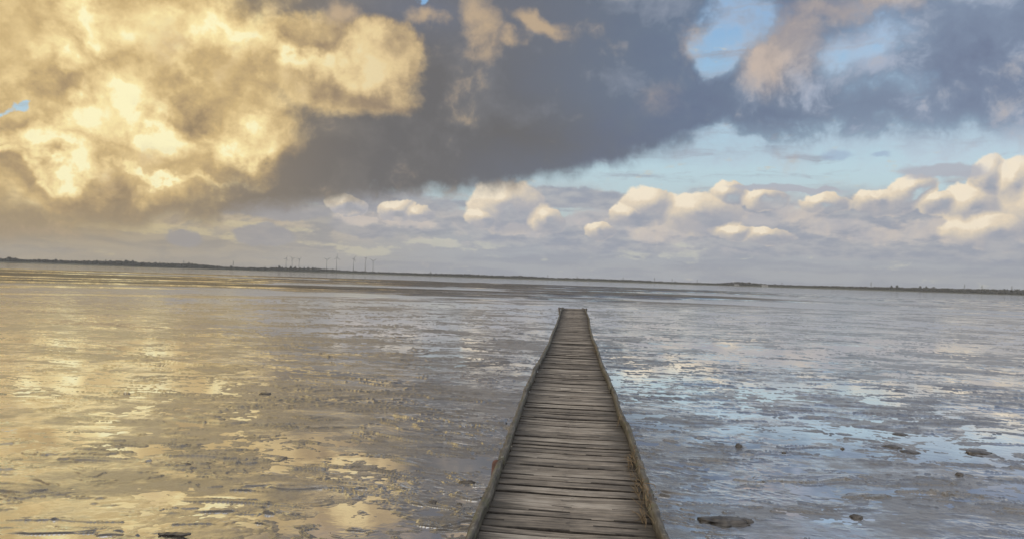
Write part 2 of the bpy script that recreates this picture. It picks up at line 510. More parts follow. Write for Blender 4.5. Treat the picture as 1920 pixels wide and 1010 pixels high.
# ------------------------------------------------------------------ materials
def wet_surface(name, base, rough, normal, lo, hi, tint, film=None):
    """wet ground: matt silt under a film of water that mirrors the sky at low angles"""
    m = bpy.data.materials.new(name)
    m.use_nodes = True
    m.node_tree.nodes.clear()
    g = NG(m.node_tree)
    out = g.N.new('ShaderNodeOutputMaterial')
    di = g.N.new('ShaderNodeBsdfDiffuse')
    gl = g.N.new('ShaderNodeBsdfGlossy')
    mx = g.N.new('ShaderNodeMixShader')
    lw = g.N.new('ShaderNodeLayerWeight')
    b_, r_, n_ = base(g), rough(g), normal(g)
    g.put(di.inputs['Color'], b_)
    gl.inputs['Color'].default_value = tint
    g.put(gl.inputs['Roughness'], r_)
    for nd in (di, gl, lw): g.L.new(n_, nd.inputs['Normal'])
    fz = g.step(lw.outputs['Facing'], 0.34, 0.84, lo, hi, smooth=False)
    g.put(mx.inputs[0], fz if film is None else g.mul(fz, film(g)))
    g.L.new(di.outputs[0], mx.inputs[1]); g.L.new(gl.outputs[0], mx.inputs[2])
    g.L.new(mx.outputs[0], out.inputs['Surface'])
    return m
def gpos(g):
    return g.N.new('ShaderNodeNewGeometry').outputs['Position']
def mat_mud():
    def base(g):
        flat = g.mapping(gpos(g), sc=(1, 1, 0.0))
        g.a = g.noise(flat, 0.30, 5.0, 0.6)
        g.b = g.noise(flat, 2.6, 6.0, 0.62)
        g.c = g.noise(g.mapping(flat, sc=(1, 1.3, 1)), 17.0, 4.0, 0.6)
        return g.ramp(g.mad(g.b, 0.6, g.mul(g.a, 0.4)), [(0.36, (0.040, 0.034, 0.029)), (0.5, (0.085, 0.075, 0.064)), (0.64, (0.15, 0.133, 0.115))])
    def dry(g):      # the higher bars have drained
        sp = g.N.new('ShaderNodeSeparateXYZ')
        g.put(sp.inputs[0], gpos(g))
        return g.step(sp.outputs[2], 0.04, 0.16, 1.0, 0.26)
    NG.dry = staticmethod(dry)
    def rough(g):
        g.w = g.add(g.mad(g.sub(g.b, 0.5), 0.7, g.a), g.mul(g.sub(g.noise(g.mapping(gpos(g), sc=(0.35, 1.2, 0)), 1.0, 5.0, 0.65), 0.5), 0.7))
        wet = g.step(g.w, 0.36, 0.62)
        return g.mad(wet, 0.16, 0.10)
    def normal(g):
        bp = g.N.new('ShaderNodeBump')
        g.put(bp.inputs['Strength'], g.step(g.w, 0.36, 0.60, 0.14, 0.50))
        bp.inputs['Distance'].default_value = 0.02
        e = g.noise(g.mapping(gpos(g), sc=(1.0, 1.4, 0.3)), 36.0, 3.0, 0.6)
        g.put(bp.inputs['Height'], g.add(g.mul(g.b, 0.7), g.add(g.mul(g.c, 0.45), g.mul(e, 0.25))))
        return bp.outputs[0]
    return wet_surface('wet_mud', base, rough, normal, 0.05, 1.0, (0.97, 0.965, 0.955, 1), lambda g: g.mul(g.step(g.w, 0.38, 0.60, 1.0, 0.52), g.dry(g)))
def mat_water():
    def base(g):
        n = g.noise(g.mapping(gpos(g), sc=(1, 1, 0)), 0.6, 3.0, 0.5)
        return g.ramp(n, [(0.35, (0.075, 0.066, 0.056)), (0.65, (0.12, 0.105, 0.09))])
    def rough(g):
        return g.step(g.noise(g.mapping(gpos(g), sc=(1, 1, 0)), 0.25, 4.0, 0.6), 0.35, 0.65, 0.03, 0.10)
    def normal(g):
        bp = g.N.new('ShaderNodeBump')
        bp.inputs['Strength'].default_value = 0.15
        bp.inputs['Distance'].default_value = 0.01
        g.put(bp.inputs['Height'], g.noise(gpos(g), 4.0, 3.0, 0.5))
        return bp.outputs[0]
    return wet_surface('standing_water', base, rough, normal, 0.55, 0.97, (0.94, 0.94, 0.94, 1))
def mat_wood(name, dark, mid, light, along='X', end_darkening=True, moss=0.0):
    m, g, p = new_mat(name)
    geo = g.N.new('ShaderNodeNewGeometry')
    tc = g.N.new('ShaderNodeTexCoord')
    ob = tc.outputs['Object']
    rnd = geo.outputs['Random Per Island']
    off = g.N.new('ShaderNodeCombineXYZ')
    g.put(off.inputs[0], g.mul(rnd, 37.0)); g.put(off.inputs[1], g.mul(rnd, 71.0)); g.put(off.inputs[2], g.mul(rnd, 13.0))
    pp = g.vm('ADD', ob, off.outputs[0])
    sc = (2.2, 42.0, 42.0) if along == 'X' else (42.0, 2.2, 42.0)
    gr = g.noise(g.mapping(pp, sc=sc), 1.0, 6.0, 0.62, dist=0.4)
    sc2 = (1.2, 90.0, 90.0) if along == 'X' else (90.0, 1.2, 90.0)
    crk = g.noise(g.mapping(pp, sc=sc2), 1.0, 3.0, 0.5)
    blt = g.noise(pp, 5.0, 5.0, 0.6)
    tone = g.add(g.mul(gr, 0.75), g.add(g.mul(g.sub(blt, 0.5), 0.45), g.mul(g.sub(rnd, 0.5), 0.19)))
    col = g.ramp(tone, [(0.20, dark), (0.38, mid), (0.60, light)])
    col = g.mix(g.step(crk, 0.36, 0.30), col, (dark[0] * 0.4, dark[1] * 0.4, dark[2] * 0.4, 1))
    if moss:
        mo = g.noise(ob, 9.0, 6.0, 0.65)
        col = g.mix(g.mul(g.step(mo, 0.50, 0.64), moss), col, (0.085, 0.095, 0.035, 1))
        li = g.noise(ob, 26.0, 4.0, 0.6)
        col = g.mix(g.mul(g.step(li, 0.60, 0.68), moss), col, (0.33, 0.32, 0.26, 1))
    if end_darkening:      # streaky darkening towards the ends of the boards
        sp = g.N.new('ShaderNodeSeparateXYZ'); g.put(sp.inputs[0], ob)
        ax = g.m('ABSOLUTE', sp.outputs[0])
        sn = g.noise(g.mapping(pp, sc=(3.0, 40.0, 5.0)), 1.0, 5.0, 0.65)
        k = g.step(g.mad(g.sub(sn, 0.5), 0.95, g.mad(sp.outputs[0], -0.05, ax)), 0.25, 0.55)
        col = g.mix(g.mul(k, 0.90), col, (0.040, 0.034, 0.026, 1))
        nl = g.noise(g.mapping(pp, sc=(14.0, 30.0, 5.0)), 1.0, 2.0, 0.5)   # splits about the middle bearer
        kk = g.mul(g.step(ax, 0.07, 0.02), g.step(nl, 0.60, 0.66))
        col = g.mix(g.mul(kk, 0.8), col, (0.04, 0.034, 0.028, 1))
    g.put(p.inputs['Base Color'], col)
    g.put(p.inputs['Roughness'], g.mad(gr, 0.35, 0.45))
    bp = g.N.new('ShaderNodeBump')
    bp.inputs['Strength'].default_value = 0.7
    bp.inputs['Distance'].default_value = 0.006
    g.put(bp.inputs['Height'], g.add(gr, g.mul(crk, 0.7)))
    g.L.new(bp.outputs[0], p.inputs['Normal'])
    return m
def mat_simple(name, c0, c1, scale=3.0, rough=0.8, bump=0.0, ior=1.45):
    m, g, p = new_mat(name)
    tc = g.N.new('ShaderNodeTexCoord')
    n = g.noise(tc.outputs['Object'], scale, 5.0, 0.6)
    g.put(p.inputs['Base Color'], g.ramp(n, [(0.35, c0), (0.65, c1)]))
    p.inputs['Roughness'].default_value = rough
    p.inputs['IOR'].default_value = ior
    if bump:
        bp = g.N.new('ShaderNodeBump')
        bp.inputs['Strength'].default_value = 0.6
        bp.inputs['Distance'].default_value = bump
        g.put(bp.inputs['Height'], n)
        g.L.new(bp.outputs[0], p.inputs['Normal'])
    return m

MUD = mat_mud()
WATER = mat_water()
PLANK = mat_wood('weathered_planks', (0.055, 0.046, 0.037), (0.20, 0.170, 0.137), (0.39, 0.35, 0.30), 'X', True)
EDGE = mat_simple('gap_shade_side', (0.016, 0.013, 0.011), (0.055, 0.045, 0.036), 18.0, 0.75)  # gap shade put into the colour of the board sides
RAILW = mat_wood('mossy_pole_wood', (0.020, 0.018, 0.014), (0.072, 0.063, 0.050), (0.19, 0.169, 0.138), 'Y', False, 0.45)
POSTW = mat_wood('dark_post_wood', (0.03, 0.025, 0.02), (0.07, 0.058, 0.046), (0.13, 0.11, 0.09), 'Y', False)
RUST = mat_simple('reddish_post_wood', (0.05, 0.022, 0.016), (0.12, 0.055, 0.04), 20.0, 0.7, 0.004)
STRAW = mat_simple('dry_reed', (0.075, 0.052, 0.030), (0.24, 0.175, 0.10), 8.0, 0.7)
CLOD = mat_simple('wet_clod', (0.024, 0.020, 0.017), (0.10, 0.086, 0.072), 14.0, 0.35, 0.01, 1.5)
FOLI = mat_simple('far_foliage', (0.035, 0.036, 0.024), (0.07, 0.066, 0.044), 0.08, 0.9)
BARK = mat_simple('far_bark', (0.05, 0.042, 0.034), (0.08, 0.07, 0.055), 0.5, 0.9)
LAND = mat_simple('far_grass', (0.05, 0.052, 0.03), (0.085, 0.08, 0.05), 0.01, 0.9)
TOWER = mat_simple('pale_grey_paint', (0.30, 0.30, 0.30), (0.36, 0.36, 0.36), 0.1, 0.5)
STEEL = mat_simple('galvanised_steel', (0.12, 0.12, 0.12), (0.18, 0.18, 0.18), 0.2, 0.6)
WALLP = mat_simple('pale_cladding', (0.34, 0.34, 0.335), (0.42, 0.42, 0.41), 0.2, 0.7)
ROOFM = mat_simple('grey_roof', (0.12, 0.11, 0.11), (0.18, 0.17, 0.16), 0.2, 0.7)

# ------------------------------------------------------------------ mudflat
def polar(dists, az):
    ds = np.asarray(dists)[:, None]; a = np.asarray(az)[None, :]
    X = CAM.x + np.sin(a) * ds; Y = CAM.y + np.cos(a) * ds
    return X, Y
def polar_mesh(name, X, Y, Z, closed=True):
    nr, nc = X.shape
    co = np.stack([X, Y, Z], -1).reshape(-1, 3)
    i = np.arange(nr - 1)[:, None]; j = np.arange(nc if closed else nc - 1)[None, :]
    j2 = (j + 1) % nc
    q = np.stack([i * nc + j, i * nc + j2, (i + 1) * nc + j2, (i + 1) * nc + j], -1).reshape(-1, 4)[:, ::-1]
    me = bpy.data.meshes.new(name)
    me.vertices.add(len(co)); me.vertices.foreach_set('co', co.astype(np.float32).ravel())
    me.loops.add(q.size); me.loops.foreach_set('vertex_index', q.astype(np.int32).ravel())
    me.polygons.add(len(q)); me.polygons.foreach_set('loop_start', np.arange(0, q.size, 4, dtype=np.int32))
    me.polygons.foreach_set('use_smooth', np.ones(len(q), dtype=bool))
    me.update(calc_edges=True)
    return me

def mud_height(X, Y):
    r = np.hypot(X, Y)
    wx = X + 0.7 * fbm(X / 2.4, Y / 2.4, 3, 0.5, 3.1); wy = Y + 0.5 * fbm(X / 2.4, Y / 2.4, 3, 0.5, 8.7)
    big = fbm(wx / 8.0, wy / 5.0, 3, 0.5, 1.7)
    med = fbm(wx / 1.9, wy / 1.3, 4, 0.55, 6.2)
    fade = 1 - sstep(r, 30, 80)
    churn = sstep(fbm(wx / 3.0, wy / 2.0, 4, 0.6, 77.0), -0.22, 0.30)
    # crumbly lumps in the churned patches, near smooth silt between
    sml = fbm(X / 0.30, Y / 0.24, 3, 0.6, 9.4)
    tiny = perlin(X / 0.085, Y / 0.07) + 0.5 * perlin(X / 0.04, Y / 0.04)
    rid = np.abs(perlin(wx / 0.34 + 3.3, wy / 0.26)) + 0.5 * np.abs(perlin(X / 0.15, Y / 0.12 + 8.8))
    h = 0.0005 + 0.009 * big + 0.0075 * med + fade * (0.30 + churn) * (0.0045 * sml + 0.0032 * tiny + 0.007 * (0.3 - rid))
    # low scarps where a skin of mud has slipped, steep towards the land
    for (sx, sy, amp, lo, sd) in ((0.9, 0.28, 0.017, 0.22, 21.3), (2.0, 0.5, 0.020, 0.30, 41.3), (0.45, 0.14, 0.011, 0.18, 63.3)):
        s_ = fbm(wx / sx, wy / sy, 4, 0.55, sd)
        if sx < 0.5: s_ = s_ * fade
        g_ = sstep(fbm(X / (sx * 2.2), Y / (sy * 4), 3, 0.55, sd + 5), -0.12, 0.22)
        h = h + g_ * (amp * sstep(s_, lo, lo + 0.06) - amp * sstep(s_, lo + 0.06, lo + 0.5))
    # far off: long bars and drained channels
    zone = sstep(r, 45, 100)
    az = np.arctan2(X, Y)
    bars = fbm(X / 70.0, r / 15.0, 4, 0.55, 13.0)
    left = 1 - sstep(az, 0.12, 0.36)
    far = zone * (0.22 * sstep(bars, 0.02, 0.22) + 0.06 * bars + 0.06 * fbm(X / 25.0, r / 5.0, 3, 0.55, 91.0) - 0.04)
    h = h * (1 - 0.5 * zone) + far * (0.35 + 0.65 * left)
    deep = sstep(r, 260, 420)
    h = h * (1 - deep) - 0.5 * deep
    return h

rows = np.concatenate([[0.4, 1.0, 1.8, 2.6], 1.0 / np.linspace(1 / 3.2, 1 / 60.0, 1100), np.arange(61, 340, 1.0), np.geomspace(350, 9000, 18)])
front = np.linspace(RAD(-50), RAD(44), 1500)
back = np.linspace(RAD(44), RAD(310), 150)[1:-1]
azs = np.concatenate([front, back])
GX, GY = polar(rows, azs)
GZ = mud_height(GX, GY)
tag(obj('mudflat', polar_mesh('mudflat', GX, GY, GZ), MUD), kind='structure')
WX, WY = polar(np.concatenate([[0.4, 2], np.geomspace(3, 9000, 60)]), np.linspace(-math.pi, math.pi, 181)[:-1])
tag(obj('water', polar_mesh('water', WX, WY, np.zeros_like(WX)), WATER), kind='structure')
def mud_z(x, y):
    return max(0.0, float(mud_height(np.array([x]), np.array([y]))[0]))

# ------------------------------------------------------------------ jetty
END = 40.5
jetty = empty('wooden_jetty', (0, 0, 0))
tag(jetty, 'long narrow weathered plank jetty with low pole kerbs running out over the wet mud', 'jetty')
ztop = DECK + 0.075
def to_world(pts, z):
    out = []
    for (a, b) in pts:
        q = on_plane(a, b, z)
        out.append((q.y, q.x))
    return sorted(out)
def crop7(l): return [(860 + a / 3.74, 740 + b / 3.74) for a, b in l]
def crop6(l): return [(960 + a / 5.05, 550 + b / 5.05) for a, b in l]
LC = to_world(crop7([(68, 960), (92, 905), (143, 800), (195, 685), (242, 570), (287, 455), (335, 350), (377, 215), (425, 100), (455, 10)]) +
              crop6([(140, 900), (195, 790), (230, 700), (270, 620), (310, 540), (350, 470), (377, 385), (420, 300), (450, 215), (462, 165)]), ztop)
RC = to_world(crop7([(1428, 960), (1385, 830), (1340, 720), (1305, 600), (1268, 480), (1222, 360), (1180, 240), (1128, 120), (1090, 0)]) +
              crop6([(945, 890), (915, 810), (878, 730), (845, 650), (820, 560), (798, 490), (765, 430), (738, 320), (728, 235), (705, 175)]), ztop)
def interp(tab, y):
    ys = [t[0] for t in tab]; xs = [t[1] for t in tab]
    lo = tab[0][1]
    return float(np.interp(y, ys, xs))
def railx(side, y):
    return interp(LC if side < 0 else RC, y)

# deck boards
dk = MB()
y = -4.0
rs = random.Random(5)
SKEW = -0.030
while y < END:
    wd = rs.choice([0.085, 0.095, 0.11, 0.12, 0.13, 0.10]) * rs.uniform(0.94, 1.06)
    gap = rs.choice([0.011, 0.014, 0.016, 0.019, 0.022, 0.030, 0.044])
    zj = rs.uniform(-0.009, 0.009)
    sk = SKEW + rs.gauss(0, 0.006)
    lx = railx(-1, max(y, 4.6)) + 0.02 + rs.uniform(-0.03, 0.012)
    rx = railx(1, max(y, 4.6)) + 0.015 + rs.uniform(-0.012, 0.02)
    th = 0.034
    tilt = rs.gauss(0, 0.012)
    n = 9
    rings = []
    bend = rs.gauss(0, 0.004)
    ph = rs.uniform(0, 9)
    for i in range(n):
        t = i / (n - 1)
        x_ = lx + (rx - lx) * t
        yy = y - x_ * -SKEW * 0 + sk * x_ + 0.004 * math.sin(ph + x_ * 5)
        hw = wd / 2 * (1 + 0.03 * math.sin(ph * 2 + x_ * 7))
        zz = DECK + zj + bend * math.sin(t * math.pi) - 0.006 * (1 - abs(2 * t - 1))
        ring = []
        for (py_, pz) in ((-1, -th), (1, -th), (1, -0.007), (0.90, -0.001), (0.45, 0.0), (-0.45, 0.0), (-0.90, -0.001), (-1, -0.007)):
            ring.append(Vector((x_, yy + wd / 2 + py_ * hw, zz + pz + tilt * py_ * hw + rs.uniform(-0.0008, 0.0008))))
        rings.append(ring)
    dk.ring_loft(rings)
    y += wd + gap
deck = dk.build('deck', PLANK, jetty)
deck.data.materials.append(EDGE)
for i_, f_ in enumerate(deck.data.polygons):      # board sides coloured dark so the gaps read as shaded
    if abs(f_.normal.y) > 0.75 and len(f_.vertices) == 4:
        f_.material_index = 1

# kerb poles: irregular segments end to end
def pole(side, y0, y1, seed):
    q = random.Random(seed)
    mb = MB()
    n = max(4, int((y1 - y0) / 0.05))
    rings = []
    ph = q.uniform(0, 50)
    k = 10
    sag = q.uniform(-0.012, 0.018)
    oz = q.uniform(-0.006, 0.010)
    ox = q.uniform(-0.010, 0.010)
    for i in range(n + 1):
        t = i / n
        yy = y0 + (y1 - y0) * t
        w = 0.026 * (1 + 0.16 * mnoise.noise((yy * 1.3, ph, 0)))
        hgt = 0.048 * (1 + 0.12 * mnoise.noise((yy * 1.1, ph, 5)))
        if side > 0: w *= 0.95
        if i in (0, n): w *= 0.88; hgt *= 0.9
        cx = railx(side, max(yy, 4.6)) + ox + 0.010 * mnoise.noise((yy * 0.8, ph, 9))
        cz = DECK + 0.040 + oz + sag * math.sin(math.pi * t) + 0.008 * mnoise.noise((yy * 0.7, ph, 3))
        ring = []
        for j in range(k):
            a = 2 * math.pi * j / k
            ca, sa = math.cos(a), math.sin(a)
            pw = 0.42
            rx_ = math.copysign(abs(ca) ** pw, ca) * w; rz_ = math.copysign(abs(sa) ** pw, sa) * hgt
            jit = 1 + 0.26 * mnoise.noise((yy * 5.0, j * 3.1 + ph, 2)) + 0.24 * mnoise.noise((yy * 17.0, j * 5.1 + ph, 4))
            ring.append(Vector((cx + rx_ * jit, yy, cz + rz_ * jit)))
        rings.append(ring)
    mb.ring_loft(rings)
    mb.build('kerb_pole', RAILW, jetty, smooth=True)
brkL = [-4.0, -0.5, 3.1, 5.9, 9.45, 12.7, 16.6, 20.4, 24.5, 28.2, 32.0, 35.6, 38.6]
brkR = [-4.0, -1.2, 2.4, 6.4, 10.2, 14.2, 18.3, 22.0, 25.8, 29.3, 33.0, 36.4, 37.9]
for side, br in ((-1, brkL), (1, brkR)):
    for i in range(len(br) - 1):
        pole(side, br[i] + 0.006, br[i + 1] - 0.006, 100 * (side + 2) + i)

# bearers and posts under the deck
for sx in (-0.42, 0.0, 0.42):
    mb = MB(); mb.box((sx, (END - 4) / 2, DECK - 0.034 - 0.075), (0.07, END + 3.4, 0.13))
    mb.build('bearer', POSTW, jetty)
q = random.Random(3)
for i in range(15):
    yy = -2.6 + i * 3.02
    for s in (-1, 1):
        bx = railx(s, max(yy, 4.6)) - s * 0.05
        mb = MB()
        mb.tube([(bx + q.uniform(-.03, .03), yy, -0.7), (bx, yy, 0.0), (bx, yy + q.uniform(-.02, .02), DECK - 0.05)], [0.07, 0.065, 0.06], 10)
        mb.build('post', POSTW, jetty, smooth=False)
    mb = MB(); mb.box((0.0, yy, DECK - 0.034 - 0.14 - 0.06), (1.25, 0.09, 0.11))
    mb.build('cross_beam', POSTW, jetty)
# a reddish post stub showing outside the near left kerb
q_ = on_plane(929, 862, DECK + 0.01)
mb = MB()
q_.z -= 0.02
path = [(q_.x, q_.y, -0.6), (q_.x, q_.y, 0.2), (q_.x + .012, q_.y, DECK - 0.02), (q_.x + .013, q_.y + .002, DECK + 0.0), (q_.x + .014, q_.y + .004, DECK + 0.014)]
mb.tube(path, [0.048, 0.045, 0.040, 0.034, 0.016], 14)
o = mb.build('post', RUST, jetty, smooth=True); o['label'] = 'rounded reddish brown post top outside the left kerb'
# far end: two short posts with outrigged brackets
for s in (-1, 1):
    ex = railx(s, 39.2)
    x1 = (on_plane(1055.3, 577, DECK).x if s < 0 else on_plane(1092.3, 577, DECK).x)
    mb = MB(); mb.tube([(x1, END - 0.25, -0.6), (x1, END - 0.25, DECK - 0.02), (x1, END - 0.25, DECK + 0.035), (x1, END - 0.25, DECK + 0.06)], [0.07, 0.066, 0.06, 0.03], 10); mb.build('end_post', POSTW, jetty)
    mb = MB(); mb.tube([(x1 - s * 0.02, END - 0.32, DECK + 0.02), (x1 + s * 0.20, END - 0.55, DECK - 0.02)], [0.045, 0.04], 8); mb.build('bracket', POSTW, jetty)
    mb = MB(); mb.tube([(x1 + s * 0.19, END - 0.6, DECK + 0.03), (x1 + s * 0.15, END - 1.0, DECK - 0.30)], [0.05, 0.045], 8); mb.build('bracket', POSTW, jetty)
mb = MB(); mb.box((0.0, END + 0.03, DECK - 0.10), (1.14, 0.06, 0.20)); mb.build('end_beam', POSTW, jetty)

# ------------------------------------------------------------------ dry reeds caught along the right kerb
def reeds(px, py, n, ln, spread, seed, label, up=0.05):
    q = random.Random(seed)
    b = on_plane(px, py, DECK + 0.01)
    bx = railx(1, b.y) - 0.045
    mb = MB()
    for i in range(n):
        yy = q.gauss(0, spread)
        L = ln * q.uniform(0.4, 1.2)
        a = q.gauss(0.0, 0.22) + (math.pi if q.random() < 0.5 else 0)
        x0 = q.uniform(-0.035, 0.022); z0 = q.uniform(0.0, up)
        if x0 > 0.0: z0 = z0 + 0.06
        pts = []
        cx = q.gauss(0, 0.4); cz = q.uniform(-0.3, 0.4)
        for k in range(6):
            t = k / 5
            pts.append((x0 + math.sin(a + cx * t) * L * t * 0.5, yy + math.cos(a + cx * t) * L * t, max(0.004, z0 + cz * L * t * (1 - t))))
        # keep strands from sinking into the pole
        pts = [(min(p_[0], 0.07), p_[1], (p_[2] + 0.05 if p_[0] > 0.01 else p_[2])) for p_ in pts]
        r = q.uniform(0.0016, 0.0034)
        mb.tube(pts, [r, r, r, r * 0.9, r * 0.7, r * 0.4], 4)
    o = mb.build('reed_wisp', STRAW)
    o.location = (bx, b.y, DECK + 0.002)
    tag(o, label, 'dried reeds', 'dry reed wisps caught on the jetty')
reeds(1188, 872, 34, 0.13, 0.04, 1, 'bushy tuft of dry straw at the right kerb, halfway up the near deck', 0.07)
reeds(1197, 895, 18, 0.20, 0.14, 2, 'rust brown mat of reed stalks lying over the right kerb just below the bushy tuft', 0.05)
reeds(1207, 930, 16, 0.22, 0.15, 3, 'thin straggle of reeds along the right kerb above the nearest straw bundle', 0.03)
reeds(1219, 972, 26, 0.24, 0.16, 4, 'largest bundle of dry reeds against the right kerb at the bottom of the picture', 0.06)
reeds(1160, 797, 5, 0.3, 0.12, 5, 'few long curved reed stalks on the deck, farthest of those along the right kerb', 0.05)
reeds(1117, 660, 16, 0.4, 0.10, 6, 'small brown wisp of stalks by the right kerb about half way down the jetty', 0.05)

# ------------------------------------------------------------------ clods and slabs on the mud
def clod(px, py, wpx, hpx, seed, name, label, cat, group=None, flat=1.0, depth=0.7, jag=0.25, tilt=0.0):
    b = on_plane(px, py, 0.02)
    dist = b.y
    W = wpx * dist / FPX * 1.05; H = hpx * dist / FPX * flat
    bm = bmesh.new()
    bmesh.ops.create_icosphere(bm, subdivisions=4, radius=0.5)
    for v in bm.verts:
        p_ = v.co.copy()
        nn = mnoise.noise(p_ * 3.0 + Vector((seed, 0, 0))) * jag + mnoise.noise(p_ * 8.0 + Vector((0, seed, 0))) * jag * 0.5
        st = mnoise.noise(Vector((p_.x * 2, p_.y * 2, seed * 1.7))) * 0.12
        p_ *= 1 + nn
        p_.z = (math.floor((p_.z + st) * 5 + 0.5) / 5 - st) * 0.55 + p_.z * 0.45
        v.co = Vector((p_.x * W, p_.y * W * depth, p_.z * H * 1.15 + p_.x * tilt * W))
    me = bpy.data.meshes.new(name); bm.to_mesh(me); bm.free()
    o = obj(name, me, CLOD, None, True)
    o.location = (b.x, b.y, mud_z(b.x, b.y) - H * 0.02)
    tag(o, label, cat, group)
    return o
GC = 'dark clods scattered on the mud'
clod(1352, 974, 86, 16, 1, 'mud_slab', 'long dark layered slab with an undercut front edge, right of the jetty near the bottom', 'slab', None, 0.9, 0.5, 0.35, 0.03)
clod(1398, 973, 26, 11, 2, 'mud_slab', 'small black block at the right end of the long layered slab', 'slab', None, 1.0, 0.7, 0.2)
def driftwood(px, py, label):
    b = on_plane(px, py, 0.02)
    k = b.y / FPX
    W = 64 * k
    mb = MB()
    n = 16
    rings = []
    for i in range(n + 1):
        t = i / n
        x_ = (t - 0.5) * W
        hw = 0.030 * (0.12 + 0.88 * max(0.0, math.sin(math.pi * min(1, 0.05 + t * 0.90))) ** 0.8) * (1 + 0.15 * mnoise.noise((t * 5, 1, 1)))
        zt = 0.024 + 0.010 * t + 0.006 * mnoise.noise((t * 6, 3, 3))
        th = 0.004 + 0.018 * max(0.0, math.sin(math.pi * t)) ** 1.3
        y_ = 0.02 * mnoise.noise((t * 3, 7, 7))
        rings.append([Vector((x_, y_ + a * hw, zt + c)) for a, c in ((-1, 0), (-0.8, 0.006), (0, 0.010 + 0.004 * mnoise.noise((t * 9, 2, 8))), (0.9, 0.004), (1, -0.4 * th), (0.5, -th - 0.006), (-0.35, -th - 0.006), (-0.75, -th * 0.4))])
    mb.ring_loft(rings)
    o = mb.build('driftwood', CLOD, None, False)
    o.location = (b.x, b.y, 0.0)
    o.rotation_euler = (0, 0, 0.05)
    tag(o, label, 'driftwood')
driftwood(327, 1002, 'dark wedge shaped piece of driftwood at the bottom edge, left of the jetty')
clod(1385, 835, 13, 11, 4, 'mud_clod', 'upright dark clod standing alone in the mud right of the jetty', 'clod', GC, 1.0, 0.8)
clod(1799, 887, 14, 8, 5, 'mud_clod', 'compact dark clod farthest right on the open mud', 'clod', GC)
clod(1606, 965, 24, 9, 6, 'mud_clod', 'flat brownish clod on pale mud to the right of the long layered slab', 'clod', GC, 1.0, 0.6)
clod(1580, 838, 7, 5, 7, 'mud_clod', 'tiny dark clod between the upright clod and the low mounds', 'clod', GC)
clod(1672, 835, 30, 7, 8, 'mud_mound', 'low dark mound, left one of the pair beside the blue pool', 'mound', None, 0.8, 0.8)
clod(1706, 844, 34, 6, 9, 'mud_mound', 'low dark mound, right and nearer one of the pair beside the blue pool', 'mound', None, 0.8, 0.8)
clod(1835, 846, 38, 7, 10, 'mud_mound', 'low spread mound at the right edge of the blue pool', 'mound', None, 0.8, 0.9)
clod(1688, 811, 26, 5, 11, 'mud_mound', 'low dark mound at the far side of the blue pool', 'mound', None, 0.8, 0.9)
clod(876, 902, 34, 7, 12, 'mud_clod', 'ragged flat clod close beside the left kerb of the jetty', 'clod', GC, 1.0, 0.6)
clod(812, 939, 16, 6, 13, 'mud_clod', 'small dark clod left of the jetty, left one of two at the same depth', 'clod', GC)
clod(862, 941, 10, 5, 14, 'mud_clod', 'small dark clod left of the jetty, right one of two at the same depth', 'clod', GC)
clod(349, 867, 18, 5, 15, 'mud_clod', 'dark clod lying in the golden reflection at the left', 'clod', GC)
clod(536, 855, 7, 5, 16, 'mud_clod', 'tiny dark clod on the grey brown mud right of the golden reflection', 'clod', GC)
clod(498, 737, 22, 8, 17, 'mud_clod', 'bluish dark clod farther out on the left mud', 'clod', GC)
clod(1470, 846, 8, 3, 18, 'mud_clod', 'very small flat clod lying right of the upright one', 'clod', GC)

# ------------------------------------------------------------------ far shore
SH = 4000.0
PXM = SH / FPX
def hline(px): return 491.3 + px * 0.0318
prof = [(-300, 5), (0, 5), (20, 8), (40, 5.5), (100, 6.5), (125, 5.5), (205, 8), (240, 9), (260, 7), (300, 7.5), (360, 8), (420, 4.5), (480, 5), (540, 6.5), (600, 7),
        (640, 5), (720, 4.2), (800, 4.5), (870, 5.5), (930, 4.5), (975, 5.5), (1040, 4.0), (1100, 4.6), (1170, 4.4), (1210, 4.0), (1260, 3.0), (1340, 3.2),
        (1365, 5.0), (1385, 7.2), (1410, 6.0), (1440, 4.0), (1520, 4.2), (1600, 5.0), (1700, 6.0), (1800, 6.6), (1920, 8.0), (2200, 8)]
pxs = [a for a, _ in prof]; phs = [b for _, b in prof]
# land strip with a low dike
lx = np.linspace(-900, 2800, 400)
V = []; F = []
for i, a in enumerate(lx):
    for (dd, zz) in ((-60, -1.0), (-30, 1.2), (0, 5.0 + 1.2 * math.sin(a * 0.013)), (40, 4.0), (1600, 4.0)):
        p_ = bearing(a, SH + dd + 40 * math.sin(a * 0.004), 0)
        V.append((p_.x, p_.y, zz))
for i in range(len(lx) - 1):
    for j in range(4):
        F.append((i * 5 + j, (i + 1) * 5 + j, (i + 1) * 5 + j + 1, i * 5 + j + 1))
tag(obj('far_shore', mesh('far_shore', V, F), LAND, None, True), kind='structure')

def leaf_clump(mb, c, r, q, n):
    for k in range(n):
        a = q.uniform(0, 2 * math.pi); zz = q.uniform(-1, 1); rr = math.sqrt(1 - zz * zz) * q.uniform(0.5, 1.0)
        p_ = Vector(c) + Vector((math.cos(a) * rr * r[0], math.sin(a) * rr * r[1], zz * r[2] * q.uniform(0.6, 1)))
        s = min(r) * q.uniform(0.3, 0.55)
        d1 = Vector((q.gauss(0, 1), q.gauss(0, 1), q.gauss(0, 1))).normalized() * s
        d2 = Vector((q.gauss(0, 1), q.gauss(0, 1), q.gauss(0, 1))).normalized() * s
        b = len(mb.v)
        mb.v.extend([p_ - d1, p_ - d2, p_ + d1, p_ + d2]); mb.f.append((b, b + 1, b + 2, b + 3))

